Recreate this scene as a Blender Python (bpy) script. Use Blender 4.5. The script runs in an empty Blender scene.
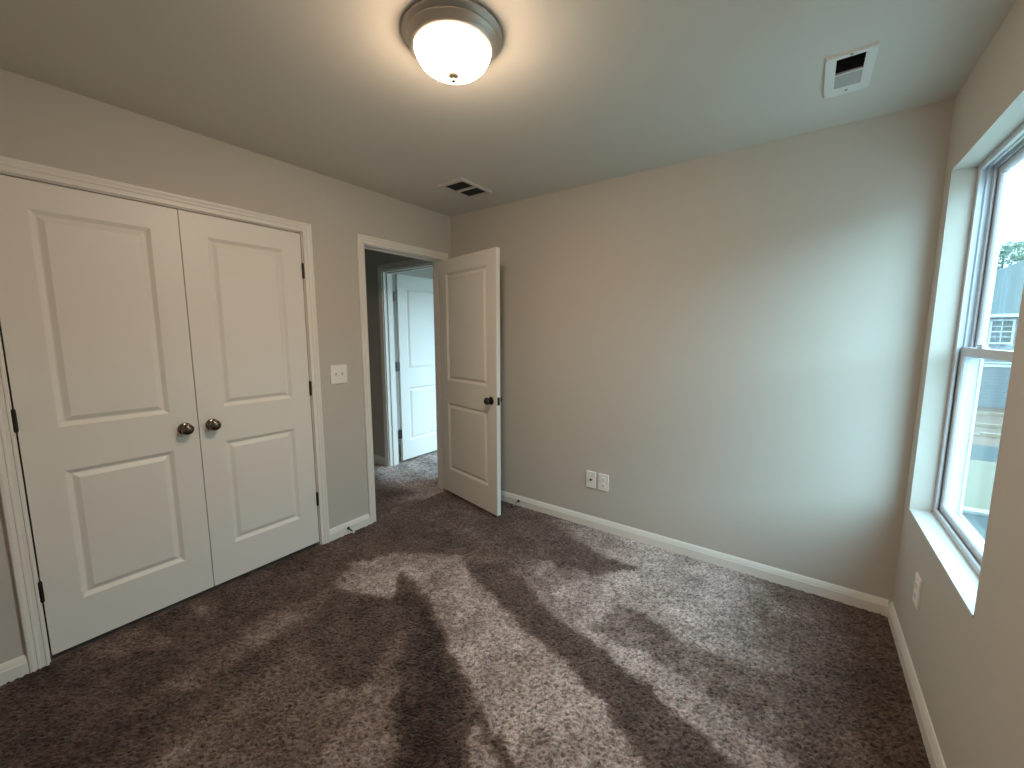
import bpy, bmesh, math, random
import numpy as np
from mathutils import Vector, Matrix
random.seed(7)
rng = np.random.default_rng(11)
SC = bpy.context.scene
COL = SC.collection
R = math.radians
PI = math.pi

# ------------------------------------------------------------------ camera
F_PX, YAW, PITCH, ROLL = 403.68, 0.625807, 0.123109, -0.00101
W, H = 3.031, 2.44                      # room width (x) and ceiling height
fw = Vector((-math.sin(YAW)*math.cos(PITCH), math.cos(YAW)*math.cos(PITCH), -math.sin(PITCH)))
rt = Vector((math.cos(YAW), math.sin(YAW), 0)); up = rt.cross(fw)
r2 = rt*math.cos(ROLL)+up*math.sin(ROLL); u2 = -rt*math.sin(ROLL)+up*math.cos(ROLL)
cam_d = bpy.data.cameras.new('camera'); cam = bpy.data.objects.new('camera', cam_d); COL.objects.link(cam)
cam_d.sensor_fit = 'HORIZONTAL'; cam_d.sensor_width = 36; cam_d.lens = F_PX/1024*36
cam_d.clip_start = 0.02; cam_d.clip_end = 500
m = Matrix((r2, u2, -fw)).transposed().to_4x4(); m.translation = Vector((2.5802, -2.6606, 1.4256))
cam.matrix_world = m
SC.camera = cam

# ------------------------------------------------------------------ sky and exposure
SKY = 7.8
LAMP = 116.0
wd = bpy.data.worlds.new('overcast_sky'); SC.world = wd; wd.use_nodes = True
nt = wd.node_tree; nt.nodes.clear()
wo = nt.nodes.new('ShaderNodeOutputWorld'); bg = nt.nodes.new('ShaderNodeBackground')
tc = nt.nodes.new('ShaderNodeTexCoord'); sx = nt.nodes.new('ShaderNodeSeparateXYZ'); rp = nt.nodes.new('ShaderNodeValToRGB')
rp.color_ramp.elements[0].position = 0.0; rp.color_ramp.elements[0].color = (0.61, 0.97, 1.18, 1)
rp.color_ramp.elements[1].position = 0.8; rp.color_ramp.elements[1].color = (0.64, 1.0, 1.22, 1)
nt.links.new(tc.outputs['Generated'], sx.inputs[0]); nt.links.new(sx.outputs['Z'], rp.inputs[0])
nt.links.new(rp.outputs[0], bg.inputs[0]); bg.inputs[1].default_value = SKY
nt.links.new(bg.outputs[0], wo.inputs[0])
def portal(name, loc, rot, sx_, sy_):
    l = bpy.data.lights.new(name, 'AREA'); l.shape = 'RECTANGLE'; l.size = sx_; l.size_y = sy_; l.cycles.is_portal = True
    o = bpy.data.objects.new(name, l); o.location = loc; o.rotation_euler = rot; COL.objects.link(o)
portal('window_portal', (3.24, -.557, 1.36), (0, R(90), 0), 1.5, .9)
portal('far_room_portal', (.59, 1.425, 1.30), (0, R(90), 0), 1.6, 1.75)
vs = SC.view_settings
SC.display_settings.display_device = 'sRGB'
vs.view_transform = 'Standard'; vs.look = 'None'; vs.gamma = 1.0; vs.use_curve_mapping = False
vs.exposure = 0.36
SC.cycles.use_denoising = True
SC.cycles.max_bounces = 10; SC.cycles.diffuse_bounces = 6; SC.cycles.transparent_max_bounces = 12
SC.cycles.sample_clamp_indirect = 6.0
SC.cycles.caustics_reflective = False; SC.cycles.caustics_refractive = False

# ------------------------------------------------------------------ materials
def mat(name, col, rough=.5, metal=0., bump=None, spec=.5, noise=None):
    """bump=(scale, strength, distance); noise=(scale, other colour, amount) mottles the colour"""
    mt = bpy.data.materials.new(name); mt.use_nodes = True
    t = mt.node_tree; b = t.nodes['Principled BSDF']
    b.inputs['Base Color'].default_value = (*col, 1); b.inputs['Roughness'].default_value = rough
    b.inputs['Metallic'].default_value = metal; b.inputs['Specular IOR Level'].default_value = spec
    tc = t.nodes.new('ShaderNodeTexCoord')
    if bump:
        n = t.nodes.new('ShaderNodeTexNoise'); n.inputs['Scale'].default_value = bump[0]; n.inputs['Detail'].default_value = 3
        t.links.new(tc.outputs['Object'], n.inputs['Vector'])
        bp = t.nodes.new('ShaderNodeBump'); bp.inputs['Strength'].default_value = bump[1]; bp.inputs['Distance'].default_value = bump[2]
        t.links.new(n.outputs['Fac'], bp.inputs['Height']); t.links.new(bp.outputs[0], b.inputs['Normal'])
    if noise:
        n = t.nodes.new('ShaderNodeTexNoise'); n.inputs['Scale'].default_value = noise[0]; n.inputs['Detail'].default_value = 4
        t.links.new(tc.outputs['Object'], n.inputs['Vector'])
        mx = t.nodes.new('ShaderNodeMix'); mx.data_type = 'RGBA'
        mx.inputs[6].default_value = (*col, 1); mx.inputs[7].default_value = (*noise[1], 1)
        ml = t.nodes.new('ShaderNodeMath'); ml.operation = 'MULTIPLY'; ml.inputs[1].default_value = noise[2]
        t.links.new(n.outputs['Fac'], ml.inputs[0]); t.links.new(ml.outputs[0], mx.inputs[0]); t.links.new(mx.outputs[2], b.inputs['Base Color'])
    return mt
M = {}
M['wall'] = mat('greige_wall_paint', (.575, .54, .487), .75, bump=(260, .12, .002), spec=.25)
M['ceiling'] = mat('ceiling_paint', (.67, .64, .575), .9, bump=(180, .2, .002), spec=.1)
M['trim'] = mat('white_trim_paint', (.83, .80, .745), .38, bump=(60, .05, .001))
M['door'] = mat('white_door_paint', (.83, .80, .745), .42, bump=(220, .12, .001))
M['sill'] = mat('white_sill_paint', (.60, .59, .56), .45, bump=(60, .05, .001))
M['vinyl'] = mat('white_vinyl', (.62, .63, .66), .35, noise=(9, (.58, .59, .62), .5))
M['plate'] = mat('white_plastic_plate', (.90, .88, .84), .35, noise=(30, (.87, .85, .80), .4))
M['slot'] = mat('dark_slot', (.03, .028, .025), .6, noise=(40, (.05, .045, .04), .5))
M['bronze'] = mat('dark_bronze_metal', (.045, .037, .03), .38, .8, noise=(40, (.08, .065, .05), .6))
M['nickel'] = mat('satin_nickel', (.17, .14, .115), .2, 1., noise=(50, (.23, .195, .16), .5))
M['brushed'] = mat('brushed_nickel', (.56, .52, .47), .5, 1., noise=(30, (.62, .58, .53), .5))
M['ventwhite'] = mat('white_vent_enamel', (.78, .78, .75), .45, noise=(30, (.74, .74, .71), .4))
M['ventgrey'] = mat('vent_enamel_greyed', (.60, .57, .52), .5, noise=(30, (.56, .53, .48), .4))
M['ventslat'] = mat('grey_vent_slats', (.50, .50, .48), .6, noise=(30, (.46, .46, .44), .4))
M['duct'] = mat('dark_duct', (.032, .03, .027), .8, noise=(20, (.05, .046, .04), .5))
M['finial'] = mat('aged_nickel_finial', (.085, .075, .055), .7, 0, None, .2, noise=(60, (.11, .10, .075), .5))
M['chrome'] = mat('polished_steel', (.55, .54, .52), .2, 1., noise=(60, (.65, .64, .62), .4))
M['rubber'] = mat('black_rubber', (.02, .02, .02), .6, noise=(60, (.035, .035, .035), .5))
M['rubberwhite'] = mat('white_rubber', (.75, .74, .72), .5, noise=(60, (.7, .69, .67), .5))
M['label'] = mat('paper_label', (.62, .66, .52), .6, noise=(60, (.45, .5, .36), .8))
def emit_mat():
    mt = mat('lit_alabaster_glass', (.9, .87, .8), .3)
    b = mt.node_tree.nodes['Principled BSDF']
    t = mt.node_tree; tc = t.nodes.new('ShaderNodeTexCoord'); sx_ = t.nodes.new('ShaderNodeSeparateXYZ'); t.links.new(tc.outputs['Object'], sx_.inputs[0])
    mr = t.nodes.new('ShaderNodeMapRange'); mr.inputs[1].default_value = -.048; mr.inputs[2].default_value = -.110   # rim of the bowl -> bulb height
    t.links.new(sx_.outputs['Z'], mr.inputs[0])
    ce = t.nodes.new('ShaderNodeValToRGB'); e = ce.color_ramp.elements
    e[0].position = 0; e[0].color = (.085, .045, .020, 1); e[1].position = 1; e[1].color = (1, .79, .59, 1)
    t.links.new(mr.outputs[0], ce.inputs[0]); t.links.new(ce.outputs[0], b.inputs['Emission Color']); b.inputs['Emission Strength'].default_value = LAMP
    return mt
M['glow'] = emit_mat()
def glass_mat():
    mt = bpy.data.materials.new('window_glass'); mt.use_nodes = True; t = mt.node_tree; t.nodes.clear()
    o = t.nodes.new('ShaderNodeOutputMaterial'); mx = t.nodes.new('ShaderNodeMixShader')
    tr = t.nodes.new('ShaderNodeBsdfTransparent'); tr.inputs[0].default_value = (.93, .97, .96, 1)
    gl = t.nodes.new('ShaderNodeBsdfGlossy'); gl.inputs['Roughness'].default_value = .01
    fr = t.nodes.new('ShaderNodeLayerWeight'); fr.inputs[0].default_value = .5
    pw = t.nodes.new('ShaderNodeMath'); pw.operation = 'POWER'; pw.inputs[1].default_value = 5
    ma = t.nodes.new('ShaderNodeMath'); ma.operation = 'MULTIPLY_ADD'; ma.inputs[1].default_value = .5; ma.inputs[2].default_value = .02
    t.links.new(fr.outputs['Facing'], pw.inputs[0]); t.links.new(pw.outputs[0], ma.inputs[0])
    t.links.new(ma.outputs[0], mx.inputs[0]); t.links.new(tr.outputs[0], mx.inputs[1]); t.links.new(gl.outputs[0], mx.inputs[2]); t.links.new(mx.outputs[0], o.inputs[0])
    return mt
M['glass'] = glass_mat()
M['darkglass'] = mat('neighbour_glass', (.05, .06, .06), .3, 0, None, .1, noise=(6, (.09, .10, .10), .6))
def carpet_mat():
    mt = bpy.data.materials.new('brown_frieze_carpet'); mt.use_nodes = True; t = mt.node_tree; b = t.nodes['Principled BSDF']
    b.inputs['Roughness'].default_value = 1; b.inputs['Specular IOR Level'].default_value = .05
    b.inputs['Sheen Weight'].default_value = .15; b.inputs['Sheen Roughness'].default_value = .5
    at = t.nodes.new('ShaderNodeAttribute'); at.attribute_name = 'pile'
    sp = t.nodes.new('ShaderNodeSeparateColor'); t.links.new(at.outputs['Color'], sp.inputs[0])
    tc = t.nodes.new('ShaderNodeTexCoord')
    n = t.nodes.new('ShaderNodeTexNoise'); n.inputs['Scale'].default_value = 145; n.inputs['Detail'].default_value = 2.5; n.inputs['Roughness'].default_value = .6
    t.links.new(tc.outputs['Object'], n.inputs['Vector'])
    base = t.nodes.new('ShaderNodeValToRGB'); e = base.color_ramp.elements           # pile lean with painted light and shade -> yarn tone
    e[0].position = 0; e[0].color = (.038, .022, .016, 1); e[1].position = 1; e[1].color = (.62, .505, .47, 1)
    md = base.color_ramp.elements.new(.5); md.color = (.172, .120, .099, 1)
    t.links.new(sp.outputs[0], base.inputs[0])
    # fleck: per-tuft value (G) mixed with fine noise
    ad = t.nodes.new('ShaderNodeMath'); ad.operation = 'MULTIPLY_ADD'; ad.inputs[1].default_value = 1.6; ad.inputs[2].default_value = -.8
    t.links.new(n.outputs['Fac'], ad.inputs[0])
    a2 = t.nodes.new('ShaderNodeMath'); a2.operation = 'MULTIPLY_ADD'; a2.inputs[1].default_value = .9
    t.links.new(sp.outputs[1], a2.inputs[0]); t.links.new(ad.outputs[0], a2.inputs[2])
    mr = t.nodes.new('ShaderNodeMapRange'); mr.inputs[1].default_value = 0; mr.inputs[2].default_value = 1; mr.inputs[3].default_value = .34; mr.inputs[4].default_value = 1.66
    t.links.new(a2.outputs[0], mr.inputs[0])
    sc_ = t.nodes.new('ShaderNodeVectorMath'); sc_.operation = 'SCALE'
    t.links.new(base.outputs[0], sc_.inputs[0]); t.links.new(mr.outputs[0], sc_.inputs['Scale']); t.links.new(sc_.outputs[0], b.inputs['Base Color'])
    bp = t.nodes.new('ShaderNodeBump'); bp.inputs['Strength'].default_value = .7; bp.inputs['Distance'].default_value = .005
    t.links.new(n.outputs['Fac'], bp.inputs['Height']); t.links.new(bp.outputs[0], b.inputs['Normal'])
    return mt
M['carpet'] = carpet_mat()
M['roof'] = mat('grey_shingles', (.062, .074, .076), .95, 0, None, .05, noise=(3, (.05, .06, .062), .8))
def siding_mat():
    mt = mat('grey_lap_siding', (.105, .115, .125), .8); t = mt.node_tree; b = t.nodes['Principled BSDF']
    tc = t.nodes.new('ShaderNodeTexCoord'); wv = t.nodes.new('ShaderNodeTexWave'); wv.bands_direction = 'Z'; wv.wave_profile = 'SAW'; wv.inputs['Scale'].default_value = 1.6
    t.links.new(tc.outputs['Object'], wv.inputs[0])
    bp = t.nodes.new('ShaderNodeBump'); bp.inputs['Distance'].default_value = .03; t.links.new(wv.outputs['Fac'], bp.inputs['Height']); t.links.new(bp.outputs[0], b.inputs['Normal'])
    return mt
M['siding'] = siding_mat()
M['addedsiding'] = mat('added_house_siding', (.30, .31, .29), .8, 0, None, .1, noise=(3, (.27, .28, .26), .5))
M['outwhite'] = mat('exterior_white_trim', (.30, .31, .31), .6, noise=(5, (.27, .28, .28), .5))
M['bark'] = mat('pine_bark', (.05, .045, .04), .9, noise=(4, (.03, .027, .024), .6))
M['needles'] = mat('pine_needles', (.10, .16, .11), .8, 0, None, .1, noise=(1.5, (.13, .19, .13), .8))
M['clay'] = mat('red_clay_soil', (.105, .072, .057), .95, 0, None, .1, noise=(.9, (.085, .066, .054), .9))
M['straw'] = mat('straw_covered_soil', (.115, .098, .076), .95, 0, None, .1, noise=(1.4, (.095, .095, .07), .9))
M['asphalt'] = mat('asphalt', (.045, .055, .058), .9, 0, None, .08, noise=(2, (.03, .04, .043), .8))
M['gravel'] = mat('bounce_yard_gravel', (.42, .41, .38), .9, 0, None, .1, noise=(4, (.34, .33, .30), .8))
M['kerb'] = mat('pale_concrete', (.20, .205, .2), .8, noise=(3, (.17, .175, .17), .6))
M['lumber'] = mat('pale_lumber', (.16, .12, .085), .8, noise=(3, (.12, .09, .06), .6))

# ------------------------------------------------------------------ object helpers
def link(name, bm, material, parent=None, smooth=False, mats=None, recalc=True):
    me = bpy.data.meshes.new(name)
    if recalc: bmesh.ops.recalc_face_normals(bm, faces=bm.faces)
    bm.to_mesh(me); bm.free()
    for mm in (mats or [material]): me.materials.append(mm)
    if smooth:
        for p_ in me.polygons: p_.use_smooth = True
    o = bpy.data.objects.new(name, me); COL.objects.link(o)
    if parent: o.parent = parent
    return o
def tag(o, label, cat, group=None, kind=None):
    o['label'] = label; o['category'] = cat
    if group: o['group'] = group
    if kind: o['kind'] = kind
    return o
def thing(name, loc, rz=0., label=None, cat=None, group=None, kind=None):
    o = bpy.data.objects.new(name, None); o.empty_display_size = .05; COL.objects.link(o); o.location = loc; o.rotation_euler = (0, 0, rz)
    tag(o, label, cat, group, kind); return o
def box(bm, a, b, bev=0.):
    x0, y0, z0 = [min(p, q) for p, q in zip(a, b)]; x1, y1, z1 = [max(p, q) for p, q in zip(a, b)]
    v = [bm.verts.new(c) for c in [(x0,y0,z0),(x1,y0,z0),(x1,y1,z0),(x0,y1,z0),(x0,y0,z1),(x1,y0,z1),(x1,y1,z1),(x0,y1,z1)]]
    fs = [bm.faces.new([v[i] for i in f]) for f in [(3,2,1,0),(4,5,6,7),(0,1,5,4),(1,2,6,5),(2,3,7,6),(3,0,4,7)]]
    if bev > 0:
        es = list({e for f in fs for e in f.edges})
        bmesh.ops.bevel(bm, geom=es, offset=bev, segments=2, affect='EDGES', profile=.5)
def lathe(bm, prof, mtx=Matrix.Identity(4), seg=32):
    rings = []
    for r_, h_ in prof:
        if r_ < 1e-6: rings.append([bm.verts.new(mtx @ Vector((0, 0, h_)))])
        else: rings.append([bm.verts.new(mtx @ Vector((r_*math.cos(2*PI*k/seg), r_*math.sin(2*PI*k/seg), h_))) for k in range(seg)])
    for a, b in zip(rings, rings[1:]):
        for k in range(seg):
            k2 = (k+1) % seg
            if len(a) == 1 and len(b) == 1: continue
            if len(a) == 1: bm.faces.new((a[0], b[k], b[k2]))
            elif len(b) == 1: bm.faces.new((a[k], b[0], a[k2]))
            else: bm.faces.new((a[k], b[k], b[k2], a[k2]))
    if len(rings[0]) > 1: bm.faces.new(rings[0][::-1])
    if len(rings[-1]) > 1: bm.faces.new(rings[-1])
def axis(origin, d):
    q = Vector((0, 0, 1)).rotation_difference(Vector(d)); mm = q.to_matrix().to_4x4(); mm.translation = Vector(origin); return mm
def slab_with_holes(bm, ucuts, zcuts, holes, depth, to3):
    """wall sheet in (u,z) with rectangular holes (u0,u1,z0,z1), from depth d0 to d1"""
    us = sorted(set(ucuts) | {h for q in holes for h in q[:2]}); zs = sorted(set(zcuts) | {h for q in holes for h in q[2:]})
    us = [u for u in us if ucuts[0] <= u <= ucuts[-1]]; zs = [z for z in zs if zcuts[0] <= z <= zcuts[-1]]
    solid = lambda i, j: 0 <= i < len(us)-1 and 0 <= j < len(zs)-1 and not any(q[0]-1e-6 <= us[i] and us[i+1] <= q[1]+1e-6 and q[2]-1e-6 <= zs[j] and zs[j+1] <= q[3]+1e-6 for q in holes)
    V = {}
    def v(i, j, k):
        if (i, j, k) not in V: V[i, j, k] = bm.verts.new(to3(us[i], zs[j], depth[k]))
        return V[i, j, k]
    for i in range(len(us)-1):
        for j in range(len(zs)-1):
            if not solid(i, j): continue
            bm.faces.new((v(i,j,0), v(i+1,j,0), v(i+1,j+1,0), v(i,j+1,0))); bm.faces.new((v(i,j,1), v(i,j+1,1), v(i+1,j+1,1), v(i+1,j,1)))
            for (di, dj, a, b) in ((-1,0,(i,j),(i,j+1)), (1,0,(i+1,j),(i+1,j+1)), (0,-1,(i,j),(i+1,j)), (0,1,(i,j+1),(i+1,j+1))):
                if not solid(i+di, j+dj): bm.faces.new((v(*a,0), v(*b,0), v(*b,1), v(*a,1)))
def prism(bm, prof, p0, p1, to3):
    """profile [(a,b)] swept from p0 to p1 along s"""
    A = [bm.verts.new(to3(p0, a, b)) for a, b in prof]; B = [bm.verts.new(to3(p1, a, b)) for a, b in prof]
    n = len(prof)
    for k in range(n): bm.faces.new((A[k], A[(k+1) % n], B[(k+1) % n], B[k]))
    bm.faces.new(A[::-1]); bm.faces.new(B)

# ------------------------------------------------------------------ shell
T = .115
CL0, CL1, CLZ = -2.548, -1.316, 2.055          # closet opening in the left wall
D10, D11, D1Z = -.895, -.100, 2.073            # bedroom doorway
HX0, HX1, HZ = -.990, -.205, 2.073             # doorway in the hall's end wall
WY0, WY1, WZ0, WZ1 = -1.007, -.110, .605, 2.110  # window opening
REAR = -3.25
def struct(name, bm, m_, label, cat):
    o = link(name, bm, m_); tag(o, label, cat, kind='structure'); return o
bm = bmesh.new()
slab_with_holes(bm, [REAR-.12, 0], [-.05, H], [(CL0, CL1, -.05, CLZ), (D10, D11, -.05, D1Z)], (0, -T), lambda u, z, d: (d, u, z))
struct('wall_left', bm, M['wall'], 'greige wall with the closet doors and the open doorway', 'wall')
bm = bmesh.new()
slab_with_holes(bm, [-2.1, W+.155], [-.05, H], [(HX0, HX1, -.05, HZ)], (0, T), lambda u, z, d: (u, d, z))
struct('wall_back', bm, M['wall'], 'greige far wall behind the open door carrying two outlets', 'wall')
bm = bmesh.new()
slab_with_holes(bm, [REAR-.12, 0], [-.05, H], [(WY0, WY1, WZ0, WZ1)], (W, W+.155), lambda u, z, d: (d, u, z))
struct('wall_right', bm, M['wall'], 'greige wall on the right holding the deep set window', 'wall')
bm = bmesh.new(); box(bm, (-2.1, REAR-.12, -.05), (W, REAR, H)); struct('wall_rear', bm, M['wall'], 'greige wall behind the viewer', 'wall')
bm = bmesh.new(); box(bm, (-2.1, REAR, -.05), (-2.0, 3.1, H)); struct('wall_hall', bm, M['wall'], 'greige wall on the far side of the hall', 'wall')
bm = bmesh.new(); box(bm, (-.80, -2.75, -.05), (-.72, -1.12, H)); box(bm, (-.72, -2.75, -.05), (-T, -2.67, H)); box(bm, (-.72, -1.20, -.05), (-T, -1.12, H))
struct('wall_closet', bm, M['wall'], 'greige walls inside the closet behind its closed doors', 'wall')
bm = bmesh.new()
slab_with_holes(bm, [T, 3.1], [-.05, H], [(.55, 2.3, .50, 2.1)], (.50, .60), lambda u, z, d: (d, u, z))
box(bm, (-2.1, 3.1, -.05), (.60, 3.2, H))
struct('wall_far_room', bm, M['wall'], 'pale walls of the bright room past the hall door', 'wall')
bm = bmesh.new(); box(bm, (-2.1, REAR-.12, H), (W+.155, T, H+.1)); box(bm, (-2.1, T, H), (.60, 3.2, H+.1))
struct('ceiling', bm, M['ceiling'], 'flat grey painted ceiling over bedroom and hall', 'ceiling')

# carpet: a pile surface, each tuft its own height; column 'pile' = vacuum lean with light and shade painted in, per-tuft fleck
BANDS = [  # (value, outline on the floor in metres)
 (-.05, [(.39,-1.34),(.5,-1.54),(.46,-1.93),(.55,-2.29),(.68,-2.24),(.66,-1.84),(.58,-1.5)]),
 (-.15, [(.79,-1.44),(.91,-1.57),(1.08,-1.88),(1.12,-2.3),(.92,-2.44),(.81,-2.07),(.74,-1.68)]),
 (-.08, [(1.08,-1.49),(1.37,-1.73),(1.58,-1.96),(1.43,-2.08),(1.26,-1.81)]),
 (-.7, [(.54,-1.54),(.82,-1.41),(.9,-1.38),(1.12,-1.58),(1.24,-1.82),(1.16,-1.88),(.76,-1.84)]),
 (.5, [(.56,-1.54),(.36,-1.32),(.51,-1.06),(.89,-.85),(1.05,-.99),(1.03,-1.31),(.78,-1.19),(.87,-1.32),(.82,-1.41)]),
 (.62, [(1.01,-1.3),(1.04,-.96),(1.53,-1.14),(1.79,-1.2),(2.02,-1.3),(2.15,-1.39),(2.26,-1.48),(2.3,-1.6),(2.05,-1.75),(1.64,-1.59)]),
 (-.9, [(.67,-1.17),(.89,-1.28),(1.05,-1.33),(1.64,-1.59),(2.05,-1.75),(1.95,-1.8),(1.61,-1.6),(1.78,-1.82),(1.65,-2.0),(1.38,-1.77),(1.14,-1.56),(.86,-1.41)]),
 (.35, [(1.59,-1.58),(1.95,-1.79),(1.82,-1.86)]),
 (-.5, [(.98,-.91),(1.14,-.77),(1.61,-1.01),(1.87,-1.04),(2.15,-1.14),(2.6,-1.34),(2.36,-1.56),(2.04,-1.3),(1.71,-1.19),(1.4,-1.1)]),
 (.8, [(1.52,-.85),(1.6,-.62),(1.82,-.61),(1.84,-.96),(1.7,-1.01)]),
 (.02, [(1.84,-.98),(1.86,-.71),(2.29,-.77),(2.55,-.88),(2.69,-.95),(2.58,-1.06),(2.33,-1.02),(2.12,-.98)]),
 (.6, [(1.91,-1.07),(2.08,-.99),(2.34,-1.03),(2.72,-1.22),(2.6,-1.34),(2.17,-1.15)]),
 (-.25, [(.94,-.65),(.68,.09),(1.22,-.18),(1.6,-.33),(1.86,-.34),(1.69,-.53),(1.34,-.59)]),
 (-.2, [(.01,-.85),(-.13,-.12),(.74,-.27),(.84,-.64),(.45,-.74)]),
 (-.65, [(-.05,-1.92),(.05,-1.28),(.31,-1.33),(.49,-1.55),(.43,-1.92),(.23,-1.98)]),
 (.1, [(-.04,-2.04),(-.04,-2.0),(.29,-2.01),(.29,-2.05)]),
 (-.1, [(-.02,-2.44),(.05,-2.25),(.31,-2.16),(.19,-2.38)]),
]
def inside(px, py, poly):
    c = np.zeros(px.shape, bool); n = len(poly)
    for k in range(n):
        x0, y0 = poly[k]; x1, y1 = poly[(k+1) % n]
        if y0 == y1: continue
        c ^= ((y0 > py) != (y1 > py)) & (px < (x1-x0)*(py-y0)/(y1-y0)+x0)
    return c
def vnoise(x, y, s, seed):
    r_ = np.random.default_rng(seed); g = r_.random((256, 256))
    xs, ys = x*s+31.7, y*s+57.3; xi, yi = np.floor(xs).astype(int), np.floor(ys).astype(int); fx, fy = xs-xi, ys-yi
    fx, fy = fx*fx*(3-2*fx), fy*fy*(3-2*fy); q = lambda a, b: g[a % 256, b % 256]
    return (q(xi,yi)*(1-fx)+q(xi+1,yi)*fx)*(1-fy)+(q(xi,yi+1)*(1-fx)+q(xi+1,yi+1)*fx)*fy
def carpet_patch(x0, x1, y0, y1, step, banded):
    nx, ny = int(round((x1-x0)/step))+1, int(round((y1-y0)/step))+1
    X, Y = np.meshgrid(np.linspace(x0, x1, nx), np.linspace(y0, y1, ny), indexing='ij')
    val = np.zeros_like(X)
    if banded:
        jx = X+(vnoise(X, Y, 14, 1)-.5)*.05+(vnoise(X, Y, 55, 2)-.5)*.03+rng.normal(0, .007, X.shape)
        jy = Y+(vnoise(X, Y, 14, 3)-.5)*.05+(vnoise(X, Y, 55, 4)-.5)*.03+rng.normal(0, .007, X.shape)
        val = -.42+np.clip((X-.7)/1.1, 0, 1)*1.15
        val = val-np.clip((X-2.3)/.6, 0, 1)*1.25-np.clip((-1.75-Y)/.5, 0, 1)*.35  # shade below the window and darkening near the viewer painted into the tone
        for v_, poly in BANDS: val = np.where(inside(jx, jy, poly), v_, val)
        fan = vnoise(np.arctan2(Y+2.66, X-2.58)*1.0, np.hypot(X-2.58, Y+2.66)*.12, 11, 12)-.5     # strokes pulled back towards where the vacuum stood
        val = val+fan*.3
        for _ in range(5):
            k = np.pad(val, 1, mode='edge'); val = (k[:-2,1:-1]+k[2:,1:-1]+k[1:-1,:-2]+k[1:-1,2:]+2*val)/6
    else: val = -.2+np.clip((Y+.5)/.35, 0, 1)*.95+(vnoise(X, Y, 5, 8)-.5)*.8  # hall carpet lightened where far-room daylight falls, painted into the tone
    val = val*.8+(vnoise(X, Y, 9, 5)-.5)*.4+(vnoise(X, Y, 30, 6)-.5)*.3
    fleck = np.clip(.5+rng.normal(0, .27, X.shape), 0, 1)
    Z = rng.normal(0, .0022, X.shape)+(fleck-.5)*.004
    jit = step*.3
    P = np.stack([X+rng.uniform(-jit, jit, X.shape), Y+rng.uniform(-jit, jit, X.shape), Z], -1).reshape(-1, 3)
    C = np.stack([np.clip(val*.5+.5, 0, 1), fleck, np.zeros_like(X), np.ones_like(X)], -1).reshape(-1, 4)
    I = np.arange(nx*ny).reshape(nx, ny)
    Fc = np.stack([I[:-1,:-1], I[1:,:-1], I[1:,1:], I[:-1,1:]], -1).reshape(-1, 4)
    return P, C, Fc
Ps, Cs, Fs, off = [], [], [], 0
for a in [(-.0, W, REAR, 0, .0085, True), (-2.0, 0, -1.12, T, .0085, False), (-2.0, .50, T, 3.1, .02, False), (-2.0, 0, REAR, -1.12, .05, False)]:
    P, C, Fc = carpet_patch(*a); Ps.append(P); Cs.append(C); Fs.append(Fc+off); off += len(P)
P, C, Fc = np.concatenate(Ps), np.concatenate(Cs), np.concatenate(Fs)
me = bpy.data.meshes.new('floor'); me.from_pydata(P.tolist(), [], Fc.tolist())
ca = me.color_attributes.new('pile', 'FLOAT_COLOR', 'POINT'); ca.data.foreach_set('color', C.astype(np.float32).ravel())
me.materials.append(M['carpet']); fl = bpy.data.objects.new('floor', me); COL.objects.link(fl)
tag(fl, 'brown frieze carpet with vacuum tracks covering the whole floor', 'carpet', kind='structure')
bm = bmesh.new(); box(bm, (-2.1, REAR-.12, -.2), (W+.155, 3.2, -.05))
struct('floor_slab', bm, M['kerb'], 'subfloor slab hidden beneath the brown carpet', 'floor')

# ------------------------------------------------------------------ trim
CAS = [(0,0),(0,.010),(.003,.012),(.008,.012),(.010,.0085),(.022,.0095),(.026,.013),(.031,.014),(.034,.0115),(.040,.0135),(.046,.0165),(.054,.0165),(.057,.013),(.057,0)]
def casing(bm, a, b, zt, to3):
    cols = []
    for (u, d) in CAS: cols.append([bm.verts.new(to3(*q, d)) for q in ((a-u, -.01), (a-u, zt+u), (b+u, zt+u), (b+u, -.01))])
    n = len(cols)
    for k in range(n):
        A, B = cols[k], cols[(k+1) % n]
        for s in range(3): bm.faces.new((A[s], A[s+1], B[s+1], B[s]))
    bm.faces.new([c[0] for c in cols]); bm.faces.new([c[3] for c in cols][::-1])
def jamb(bm, a, b, zt, d0, d1, to3, th=.018, stop=None):
    """door lining inside an opening a..b, zt, with depth d0..d1 and a stop strip"""
    def bx_(u0, u1, z0, z1, e0, e1): box(bm, to3(u0, z0, e0), to3(u1, z1, e1), .0015)
    bx_(a, a+th, -.01, zt, d0, d1); bx_(b-th, b, -.01, zt, d0, d1); bx_(a+th, b-th, zt-th, zt, d0, d1)
    if stop:
        s0, s1 = stop
        bx_(a+th, a+th+.011, -.01, zt-th, s0, s1); bx_(b-th-.011, b-th, -.01, zt-th, s0, s1); bx_(a+th+.011, b-th-.011, zt-th-.011, zt-th, s0, s1)
LW = lambda u, z, d: (d, u, z)
BWf = lambda u, z, d: (u, -d, z)
TH = .006
bm = bmesh.new(); casing(bm, CL0+.001, CL1-.001, CLZ-.001, LW); jamb(bm, CL0, CL1, CLZ, -.001, -T, LW, TH)
struct('trim_1', bm, M['trim'], 'white moulded casing around the double closet doors', 'door trim')
bm = bmesh.new(); casing(bm, D10+.012, D11-.012, D1Z-.012, LW); jamb(bm, D10, D11, D1Z, -.001, -T, LW, .018, (-.042, -.075))
struct('trim_2', bm, M['trim'], 'white moulded casing and jamb of the open bedroom doorway', 'door trim')
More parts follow.
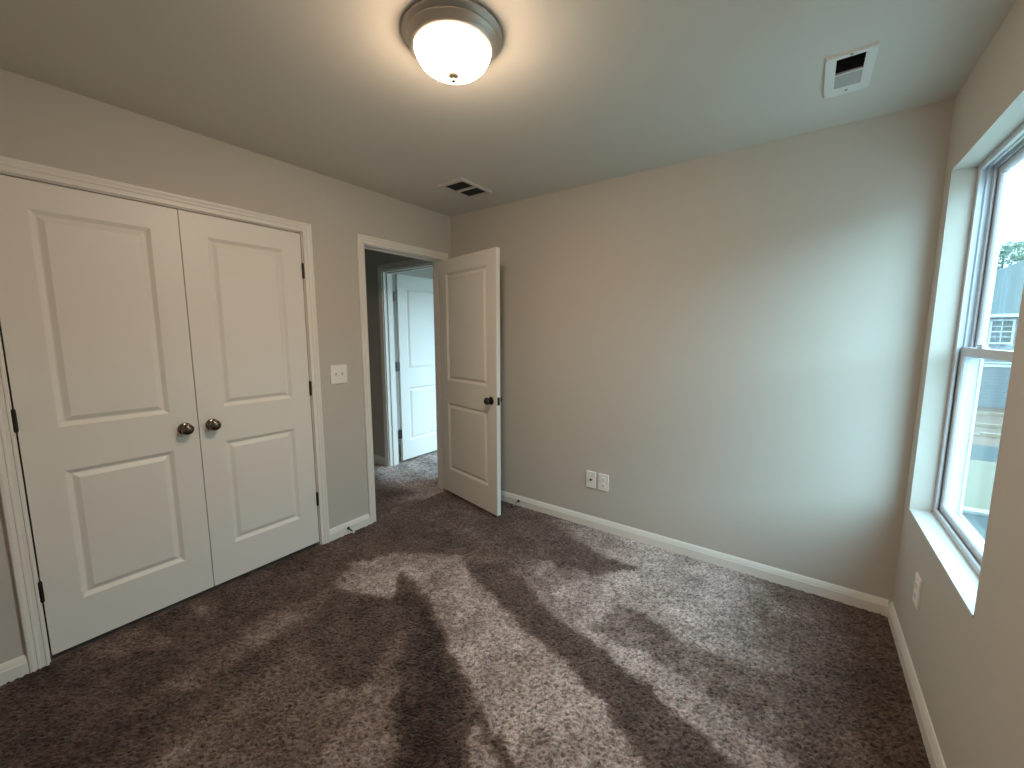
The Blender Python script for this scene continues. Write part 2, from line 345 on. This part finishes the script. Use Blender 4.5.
bm = bmesh.new(); casing(bm, HX0+.006, HX1-.006, HZ-.006, BWf); jamb(bm, HX0, HX1, HZ, -.001, -T, BWf, .018, (-.04, -.072))
struct('trim_3', bm, M['trim'], 'white casing and jamb seen through the doorway at the hall end', 'door trim')
BASE = [(0,-.01),(.014,-.01),(.014,.052),(.012,.056),(.0105,.064),(.007,.075),(.004,.082),(.002,.084),(0,.084)]
def baseboard(name, segs, label):
    bm = bmesh.new()
    for s in segs:
        a, b, to3 = s; prism(bm, BASE, a, b, to3)
    struct(name, bm, M['trim'], label, 'baseboard')
LWb = lambda s, d, z: (d, s, z); BWb = lambda s, d, z: (s, -d, z); RWb = lambda s, d, z: (W-d, s, z)
baseboard('baseboard_left', [(CL1+.057, D10-.046, LWb)], 'short white baseboard between the closet and the doorway')
baseboard('baseboard_left.001', [(REAR, CL0-.057, LWb)], 'white baseboard left of the closet at the photo edge')
baseboard('baseboard_left.002', [(D11+.046, 0, LWb)], 'tiny white baseboard in the corner behind the open door')
baseboard('baseboard_back', [(0.014, W-.014, BWb)], 'long white baseboard along the far wall')
baseboard('baseboard_right', [(REAR, -.0, RWb)], 'white baseboard under the window wall')
baseboard('baseboard_hall', [(-2.0, HX0-.052, BWb)], 'white baseboard in the dark hall beyond the doorway')

# ------------------------------------------------------------------ doors
def panel_mesh(w, h, th, y0):
    bm = bmesh.new()
    rings = [(0,0),(.002,.0006),(.018,.0115),(.021,.0118),(.024,.0112),(.042,.002),(.044,.0016)]
    for side in (0, 1):
        prev = None
        for ins, dp in rings:
            y = y0+dp if side == 0 else y0+th-dp
            r_ = [bm.verts.new((x, y, z)) for x, z in ((ins, ins), (w-ins, ins), (w-ins, h-ins), (ins, h-ins))]
            if prev:
                for k in range(4):
                    q = (prev[k], prev[(k+1) % 4], r_[(k+1) % 4], r_[k]); bm.faces.new(q if side == 0 else q[::-1])
            prev = r_
        bm.faces.new(prev if side == 0 else prev[::-1])
    return bm
KNOB = [(.030,0),(.031,.003),(.027,.007),(.014,.010),(.0115,.014),(.0115,.022),(.016,.026),(.023,.031),(.0275,.038),(.0285,.044),(.0265,.051),(.021,.057),(.012,.0605),(0,.0615)]
ROSE, BALL = KNOB[:4]+[(0, .010)], [(.0105, .008)]+KNOB[4:]
def door(name, loc, rz, w, label, knob_sides, hinge_y, kmat, y0=0., th=.035, zb=.027, zt=2.043, hinge_mat='bronze', knob_x=None, latch=False, kz=.94, hinges=(.33, 1.078, 1.82), face_hinge=True, strap=0):
    root = thing(name, loc, rz, label, 'door', kind='structure')
    sl, sr = .111, .111
    P = [(.235, .835), (1.028, 1.932)]
    bm = bmesh.new()
    slab_with_holes(bm, [0, w], [zb, zt], [(sl, w-sr, *q) for q in P], (y0, y0+th), lambda u, z, d: (u, d, z))
    es = [e for e in bm.edges if e.is_manifold and len(e.link_faces) == 2 and e.calc_face_angle(0) > 1 and
          all(abs(v.co.x) < 1e-5 or abs(v.co.x-w) < 1e-5 or abs(v.co.z-zb) < 1e-5 or abs(v.co.z-zt) < 1e-5 for v in e.verts)]
    bmesh.ops.bevel(bm, geom=es, offset=.0015, segments=1, affect='EDGES')
    link('leaf', bm, M['door'], root)
    for q in P:
        po = link('panel', panel_mesh(w-sl-sr, q[1]-q[0], th, y0), M['door'], root); po.location = (sl, 0, q[0])
    kx = w-.062 if knob_x is None else knob_x
    for s in knob_sides:
        d = (0, s, 0); yk = y0 if s < 0 else y0+th
        bm = bmesh.new(); lathe(bm, BALL, axis((kx, yk, kz), d), 28); ko = link('knob', bm, M[kmat], root, True)
        bm = bmesh.new(); lathe(bm, ROSE, axis((kx, yk, kz), d), 28); link('rosette', bm, M[kmat], ko, True)
    if latch:
        bm = bmesh.new(); box(bm, (w-.001, y0+.006, kz-.03), (w+.0015, y0+th-.006, kz+.03), .0005); lp = link('latch_plate', bm, M['bronze'], root)
        bm = bmesh.new(); box(bm, (w+.001, y0+.011, kz-.009), (w+.010, y0+th-.012, kz+.009), .002); link('latch_bolt', bm, M['bronze'], lp)
    for z in hinges:
        bm = bmesh.new()
        lathe(bm, [(.0001, -.047), (.0045, -.047), (.0065, -.044), (.0065, .044), (.0045, .047), (.0001, .047)], Matrix.Translation((-.003, hinge_y, z)), 14)
        if face_hinge: box(bm, (-.0025, y0+.003, z-.044), (-.0005, y0+th-.004, z+.044))
        if hinge_y < y0: box(bm, (-.006, hinge_y, z-.044), (-.0005, y0+.003, z+.044))
        elif hinge_y > y0+th: box(bm, (-.006, y0+th-.003, z-.044), (-.0005, hinge_y, z+.044))
        if strap: box(bm, (-strap, y0+.001, z-.05), (-.0005, y0+.010, z+.05), .002)
        link('hinge', bm, M[hinge_mat], root, False)
    return root
CW = (CL1-CL0-2*TH-.015)/2
door('door_1', (-.002, CL0+TH+.0055, 0), R(90), CW, 'white two-panel closet door nearest the viewer, left of the closet pair', (-1,), -.005, 'nickel', knob_x=CW-.058)
door('door_2', (-.002, CL1-TH-.0055, 0), R(-90), CW, 'white two-panel closet door on the right of the closet pair', (1,), .005, 'nickel', y0=-.035, knob_x=CW-.058)
A1 = R(12.5)
door('door_3', (-.014, -.148, 0), -A1, .778, 'white two-panel bedroom door standing open against the far wall side', (-1, 1), .041, 'bronze', zt=2.042, latch=True, kz=.924, knob_x=.778-.066)
door('door_4', (-.960, .166, 0), R(90), .757, 'bright white door opened into the sunlit room beyond the hall', (-1, 1), .041, 'bronze', zt=2.056, strap=.05)

# ------------------------------------------------------------------ window
XF = W+.076
win = thing('window_1', (XF, (WY0+WY1)/2, WZ0), 0, 'white double hung vinyl window set deep in the right wall', 'window', kind='structure')
OY, OZ = (WY0+WY1)/2, WZ0
def rect_loop(bm, y0, y1, z0, z1, prof):
    cols = [[bm.verts.new((d, y, z)) for y, z in ((y0+i, z0+i), (y1-i, z0+i), (y1-i, z1-i), (y0+i, z1-i))] for i, d in prof]
    n = len(cols)
    for k in range(n):
        A, B = cols[k], cols[(k+1) % n]
        for s in range(4): bm.faces.new((A[s], A[(s+1) % 4], B[(s+1) % 4], B[s]))
hw, hh = (WY1-WY0)/2, WZ1-WZ0
FR = [(0,0),(.022,0),(.024,.002),(.024,.010),(.007,.012),(.007,.024),(.0165,.025),(.0165,.030),(.007,.031),(.007,.042),(.026,.043),(.026,.049),(.014,.050),(.014,.076),(.020,.077),(.020,.086),(0,.086)]
bm = bmesh.new(); rect_loop(bm, -hw, hw, .012, hh, FR); link('frame', bm, M['vinyl'], win)
SA = [(0,.001),(.030,0),(.034,.003),(.037,.009),(.037,.018),(.034,.023),(.030,.025),(0,.025)]
def sash(name, z0, z1, x):
    bm = bmesh.new(); rect_loop(bm, -hw+.018, hw-.018, z0, z1, SA); s = link(name, bm, M['vinyl'], win); s.location = (x, 0, 0)
    bm = bmesh.new(); box(bm, (.011, -hw+.049, z0+.034), (.016, hw-.049, z1-.034)); link('glass_pane', bm, M['glass'], s)
    return s
lo = sash('lower_sash', .028, 1.368-WZ0, .015)
hi = sash('upper_sash', 1.326-WZ0, hh-.016, .052)
bm = bmesh.new(); box(bm, (.004, -.03+.22, 1.368-WZ0), (.026, .03+.22, 1.374-WZ0), .002); lathe(bm, [(.011, 0), (.011, .010), (.008, .013), (0, .013)], Matrix.Translation((.015, .22, 1.373-WZ0)), 16)
box(bm, (.004, .20, 1.376-WZ0), (.014, .255, 1.383-WZ0), .002)
link('sash_lock', bm, M['vinyl'], lo)
bm = bmesh.new(); box(bm, (.018, hw-.36, hh-.0125), (.040, hw-.20, hh-.0115)); link('sticker', bm, M['label'], win)
bm = bmesh.new()
box(bm, (W-.003-XF, -hw+.0005, -.0005), (.030, hw-.0005, .012), .002); link('window_sill', bm, M['sill'], win)

# ------------------------------------------------------------------ ceiling light
LC = (1.527, -1.548)
lt = thing('ceiling_light', (LC[0], LC[1], H), 0, 'round brushed nickel flush mount light glowing on the ceiling', 'ceiling light')
bm = bmesh.new(); lathe(bm, [(.168,0),(.170,-.003),(.170,-.008),(.166,-.012),(.158,-.016),(.155,-.020),(0,-.020)], seg=64); link('canopy', bm, M['brushed'], lt, True)
bm = bmesh.new(); lathe(bm, [(.154,-.018),(.157,-.021),(.155,-.026),(.149,-.030),(.147,-.038),(.141,-.046),(.134,-.050),(.131,-.050),(.130,-.044),(.130,-.018)], seg=64)
link('retaining_ring', bm, M['brushed'], lt, True)
bm = bmesh.new(); gp = [(.1295, -.044)]
for k in range(1, 12):
    a = k/12*PI/2; gp.append((.1295*math.cos(a)**1.0, -.046-.079*math.sin(a)))
lathe(bm, [(.122, -.042)]+gp+[(0, -.1255)], seg=64); gb = link('glass_bowl', bm, M['glow'], lt, True)
bm = bmesh.new(); lathe(bm, [(0,-.112),(.012,-.117),(.019,-.1215),(.020,-.127),(.014,-.132),(.0075,-.134),(.0065,-.138),(.009,-.142),(.0075,-.147),(0,-.149)], seg=20); link('finial', bm, M['finial'], lt, True)

# ------------------------------------------------------------------ ceiling vents
def vent_frame(bm, x0, x1, y0, y1, holes, z0=-.010, z1=0, lip=.006):
    slab_with_holes(bm, [x0, x1], [y0, y1], holes, (z0, z1), lambda u, z, d: (u, z, d))
va = thing('ceiling_vent', (.572, -.445, H), 0, 'grey return grille with two dark openings on the ceiling near the doorway', 'vent')
bm = bmesh.new(); hx, hy = .118, .155
vent_frame(bm, -hx, hx, -hy, hy, [(-hx+.042, hx-.018, -hy+.024, -.011), (-hx+.042, hx-.018, .011, hy-.024)], z0=-.015); link('frame', bm, M['ventgrey'], va)
for y0, y1 in ((-hy+.024, -.011), (.011, hy-.024)):
    for k in range(6):
        bm = bmesh.new(); yy = y0+(k+.5)*(y1-y0)/6
        bmv = [(yy-.006, -.001), (yy-.0045, -.001), (yy+.0045, -.008), (yy+.003, -.008)]
        prism(bm, bmv, -hx+.041, hx-.017, lambda s, a, b: (s, a, b)); link('slat', bm, M['duct'], va)
    bm = bmesh.new(); box(bm, (-hx+.040, y0-.002, -.0012), (hx-.016, y1+.002, -.0002)); link('duct_opening', bm, M['duct'], va)
vb = thing('ceiling_vent', (2.643, -.504, H), 0, 'white metal supply register on the ceiling near the window', 'vent')
bm = bmesh.new(); hx, hy = .074, .152
vent_frame(bm, -hx, hx, -hy, hy, [(-.042, .042, -.132, -.022), (-.042, .042, -.014, .088)], z0=-.012)
es = [e for e in bm.edges if all(abs(v.co.z+.012) < 1e-6 for v in e.verts) and (all(abs(abs(v.co.x)-hx) < 1e-6 for v in e.verts) or all(abs(abs(v.co.y)-hy) < 1e-6 for v in e.verts))]
bmesh.ops.bevel(bm, geom=es, offset=.004, segments=1, affect='EDGES')
link('frame', bm, M['ventwhite'], vb)
for s, (y0, y1) in ((-1, (-.132, -.022)), (1, (-.014, .088))):
    for k in range(8):
        yy = y0+(k+.5)*(y1-y0)/8; bm = bmesh.new()
        if s < 0: bmv = [(yy+.005, -.0015), (yy+.0042, -.0015), (yy-.0052, -.0095), (yy-.0044, -.0095)]
        else: bmv = [(yy-.007, -.003), (yy-.0078, -.003), (yy+.0072, -.0105), (yy+.0080, -.0105)]
        prism(bm, bmv, -.043, .043, lambda q, a, b: (q, a, b)); link('slat', bm, M['duct'] if s < 0 else M['ventslat'], vb)  # near slats are the same enamel, their shade painted in with the duct colour
    bm = bmesh.new(); box(bm, (-.044, y0-.002, -.0012), (.044, y1+.002, -.0002)); link('duct_opening', bm, M['duct'], vb)
for y in (-.146, .120):
    bm = bmesh.new(); lathe(bm, [(.005, -.0115), (.005, -.0135), (.0035, -.0145), (0, -.0145)], Matrix.Translation((0, y, 0)), 12); link('screw', bm, M['chrome'], vb, True)

# ------------------------------------------------------------------ plates on the walls (local: X along the wall, -Y out of the wall, Z up)
def plate_thing(name, loc, rz, w, h, label, cat, group=None):
    t = thing(name, loc, rz, label, cat, group); bm = bmesh.new(); box(bm, (-w/2, -.007, -h/2), (w/2, .001, h/2), .003); link('cover_plate', bm, M['plate'], t); return t
def screw(t, x, z):
    bm = bmesh.new(); lathe(bm, [(.0035, 0), (.0035, .001), (0, .0016)], axis((x, -.0065, z), (0, -1, 0)), 12); link('screw', bm, M['plate'], t, True)
def duplex(name, loc, rz, label, group=None):
    t = plate_thing(name, loc, rz, .079, .125, label, 'outlet', group)
    for z in (-.0215, .0215):
        bm = bmesh.new(); lathe(bm, [(.0175, 0), (.0175, .0025), (.016, .0035), (0, .0035)], axis((0, -.006, z), (0, -1, 0)), 24); r_ = link('receptacle', bm, M['plate'], t)
        for x in (-.0065, .0065):
            bm = bmesh.new(); box(bm, (x-.0012, -.0100, z-.001), (x+.0012, -.0090, z+.008)); link('slot', bm, M['slot'], r_)
        bm = bmesh.new(); lathe(bm, [(.0026, 0), (.0026, .0012), (0, .0012)], axis((0, -.0089, z-.008), (0, -1, 0)), 12); link('ground_hole', bm, M['slot'], r_)
    screw(t, 0, 0); return t
duplex('wall_outlet', (1.472, 0, .362), 0, 'white duplex power outlet, right of the pair on the far wall', 'paired wall plates')
t = plate_thing('cable_jack', (1.376, 0, .364), 0, .076, .125, 'white cable jack plate with one dark port, left of the far wall pair', 'wall plate', 'paired wall plates')
bm = bmesh.new(); lathe(bm, [(.0085, 0), (.0085, .003), (.0055, .003), (.0055, .011), (0, .011)], axis((0, -.006, 0), (0, -1, 0)), 18); link('jack', bm, M['slot'], t)
screw(t, 0, .045); screw(t, 0, -.045)
duplex('wall_outlet', (W, -.428, .374), R(-90), 'white power outlet low on the window wall below the sill')
t = plate_thing('light_switch', (0, -1.122, 1.153), R(90), .122, .128, 'white double toggle light switch between closet and doorway', 'light switch')
for k, x in enumerate((-.023, .023)):
    bm = bmesh.new(); box(bm, (x-.0055, -.0085, -.0125), (x+.0055, -.006, .0125), .0008); fr_ = link('toggle_frame', bm, M['plate'], t)
    bm = bmesh.new(); zz = -1
    box(bm, (x-.004, -.020, -.006), (x+.004, -.007, .002), .0015); link('toggle', bm, M['plate'], fr_)
    bm = bmesh.new(); box(bm, (x-.0045, -.0092, .002), (x+.0045, -.0082, .0085)); link('toggle_slot', bm, M['slot'], fr_)
for x in (-.023, .023):
    for z in (.030, -.030): screw(t, x, z)

# ------------------------------------------------------------------ door stops (local: +Y out of the wall)
def door_stop(loc, rz, label, base_m, rod_m, tip_m, length=.078, drop=-.010):
    t = thing('door_stop', loc, rz, label, 'door stop', 'baseboard door stops')
    bm = bmesh.new(); lathe(bm, [(.011, 0), (.011, .003), (.008, .007), (.0055, .009), (0, .009)], axis((0, 0, 0), (0, 1, 0)), 18); link('base', bm, M[base_m], t, True)
    d = Vector((0, length-.022, drop)); bm = bmesh.new(); lathe(bm, [(.0045, 0), (.0045, .3*d.length), (.0042, d.length)], axis((0, .007, 0), d), 14); link('rod', bm, M[rod_m], t, True)
    bm = bmesh.new(); lathe(bm, [(.006, 0), (.008, .002), (.008, .012), (.0055, .015), (0, .015)], axis((0, length-.018, drop), d), 16); link('tip', bm, M[tip_m], t, True)
door_stop((.014, -1.12, .043), R(-90), 'dark door stop with white tip on the baseboard beside the doorway', 'bronze', 'bronze', 'rubberwhite', .074)
door_stop((.735, -.014, .043), R(180), 'small door stop with black tip on the far baseboard beside the open door', 'bronze', 'chrome', 'rubber', .105, -.014)

# ------------------------------------------------------------------ outside the window
GZ = -3.2
def slab(name, a, b, m_, label, cat, bev=0.):
    bm = bmesh.new(); box(bm, a, b, bev); o = link(name, bm, m_); tag(o, label, cat, kind='structure'); return o
slab('ground', (-60, -60, GZ-.5), (120, 160, GZ), M['clay'], 'reddish clay soil of the building lot outside the window', 'ground')
slab('straw_lawn', (3.6, 12.6, GZ), (60, 19.0, GZ+.02), M['straw'], 'tan straw covered strip of yard outside the window', 'lawn')
slab('bounce_yard', (3.6, -40, GZ), (60, 7.4, GZ+.02), M['gravel'], 'pale gravel yard added out of view below the window to bounce daylight', 'yard')  # unseen pale ground added to throw daylight up to the ceiling
slab('street', (3.6, 7.4, GZ), (60, 12.3, GZ+.015), M['asphalt'], 'dark asphalt street strip just beyond the window sill', 'street')
slab('kerb', (3.6, 12.3, GZ), (60, 12.6, GZ+.10), M['kerb'], 'pale concrete kerb line edging the asphalt outside', 'kerb', .02)
slab('driveway', (3.6, 19.0, GZ), (60, 21.9, GZ+.03), M['asphalt'], 'dark grey paved band between straw and clay outside', 'driveway')
for k, (y, x0, l) in enumerate([(24.2, 9.1, 3.4), (27.0, 9.6, 4.2), (31.5, 10.4, 4.0)]):
    bm = bmesh.new(); box(bm, (x0, y, GZ), (x0+l, y+.28, GZ+.09), .01); box(bm, (x0+.2, y+.05, GZ+.09), (x0+l-.1, y+.25, GZ+.17), .01)
    o = link('lumber_board', bm, M['lumber']); tag(o, ['pale lumber boards on the clay nearest the paved band', 'pale lumber boards midway across the red clay yard', 'pale lumber boards on the clay closest to the grey house'][k], 'lumber', 'boards on the clay yard')
hs = thing('neighbour_house', (7.2, 35, GZ), 0, 'grey two storey house with hipped roof seen through the window', 'house')
bm = bmesh.new(); box(bm, (.4, .4, 0), (19, 15.6, 5.75)); link('wall', bm, M['siding'], hs)
bm = bmesh.new(); e = 5.8; s = .53; hgt = s*8
base = [bm.verts.new(q) for q in ((0, 0, e), (19.4, 0, e), (19.4, 16, e), (0, 16, e))]; r0 = bm.verts.new((8, 8, e+hgt)); r1 = bm.verts.new((11.4, 8, e+hgt))
for f in ((base[0], base[1], r1, r0), (base[1], base[2], r1), (base[2], base[3], r0, r1), (base[3], base[0], r0), tuple(base[::-1])): bm.faces.new(f)
link('roof', bm, M['roof'], hs)
bm = bmesh.new(); box(bm, (-.05, -.06, 5.62), (19.45, .0, 5.82)); box(bm, (-.06, -.06, 5.62), (0, 16, 5.82)); link('fascia', bm, M['outwhite'], hs)
bm = bmesh.new(); box(bm, (.38, .34, 2.55), (19.02, .40, 2.72)); box(bm, (.38, .32, 2.78), (19.02, .40, 2.86)); link('band_board', bm, M['outwhite'], hs)
bm = bmesh.new(); box(bm, (4.28, .33, 0), (4.46, .40, 2.6)); link('corner_board', bm, M['outwhite'], hs)
def house_window(x0, x1, z0, z1, cols, rows):
    bm = bmesh.new(); slab_with_holes(bm, [x0, x1], [z0, z1], [(x0+.10, x1-.10, z0+.12, z1-.10)], (.33, .42), lambda u, z, d: (u, d, z))
    f_ = link('window', bm, M['outwhite'], hs)
    bm = bmesh.new(); box(bm, (x0+.08, .37, z0+.10), (x1-.08, .39, z1-.08)); link('pane', bm, M['darkglass'], f_)
    bm = bmesh.new(); a0, a1, b0, b1 = x0+.1, x1-.1, z0+.12, z1-.1
    for k in range(1, cols): xx = a0+(a1-a0)*k/cols; box(bm, (xx-.02, .35, b0), (xx+.02, .37, b1))
    for k in range(1, rows): zz = b0+(b1-b0)*k/rows; box(bm, (a0, .35, zz-.02*(1+(2*k == rows))), (a1, .37, zz+.02*(1+(2*k == rows))))
    link('grille', bm, M['outwhite'], f_)
house_window(4.62, 5.66, 3.97, 5.50, 2, 4)
house_window(9.5, 10.9, 3.95, 5.48, 2, 4)
house_window(2.6, 3.9, .9, 2.4, 2, 4)
ah = thing('neighbour_house', (10.6, -16, GZ), 0, 'pale sided house added out of view across the bounce yard to block low sky', 'house')  # unseen house added to cut off low sky and shape the daylight
bm = bmesh.new(); box(bm, (.4, .4, 0), (9, 27.6, 4.9)); link('wall', bm, M['addedsiding'], ah)
bm = bmesh.new(); e = 4.9; base = [bm.verts.new(q) for q in ((0, 0, e), (9.4, 0, e), (9.4, 28, e), (0, 28, e))]; r0 = bm.verts.new((4.7, 4.7, e+2.4)); r1 = bm.verts.new((4.7, 23.3, e+2.4))
for f in ((base[0], base[1], r0), (base[1], base[2], r1, r0), (base[2], base[3], r1), (base[3], base[0], r0, r1), tuple(base[::-1])): bm.faces.new(f)
link('roof', bm, M['roof'], ah)
def pine(loc, h, seed, label):
    rr = random.Random(seed); t = thing('pine_tree', loc, rr.uniform(0, 6), label, 'tree', 'pines behind the grey house')
    bm = bmesh.new(); prof = [(.24, 0), (.21, h*.3), (.15, h*.65), (.07, h*.95), (0, h)]; lathe(bm, prof, seg=10); tips = []
    for k in range(40):
        z = h*(.25+.73*k/40); a = rr.uniform(0, 2*PI); L = (1.0-.55*(k/40))*rr.uniform(1.4, 2.6); rise = rr.uniform(.1, .5)*L
        d = Vector((math.cos(a)*L, math.sin(a)*L, rise)); lathe(bm, [(.05, 0), (.03, d.length*.6), (.01, d.length)], axis((0, 0, z), d), 6)
        tips += [Vector((0, 0, z))+d*f for f in (.45, .7, .9, 1.0)]
    link('trunk', bm, M['bark'], t)
    bm = bmesh.new()
    for p in tips:
        for k in range(34):
            c = p+Vector((rr.gauss(0, .34), rr.gauss(0, .34), rr.gauss(0, .22))); u = Vector((rr.gauss(0, 1), rr.gauss(0, 1), rr.gauss(0, .6))).normalized(); w_ = u.cross(Vector((rr.gauss(0, 1), rr.gauss(0, 1), rr.gauss(0, 1)))).normalized()
            a_, b_ = u*rr.uniform(.14, .30), w_*rr.uniform(.03, .07)
            bm.faces.new([bm.verts.new(c+q) for q in (-a_, -a_*.2+b_, a_, -a_*.2-b_)])
    link('needles', bm, M['needles'], t, recalc=False)
pine((17.6, 58.0, GZ), 13.2, 3, 'tall pine straight behind the grey roof, nearest the window frame')
pine((21.6, 65.5, GZ), 14.6, 5, 'tallest pine behind the grey roof, right of its neighbour')
pine((15.6, 66.0, GZ), 12.6, 9, 'shorter pine behind the grey roof, mostly hidden by the frame')
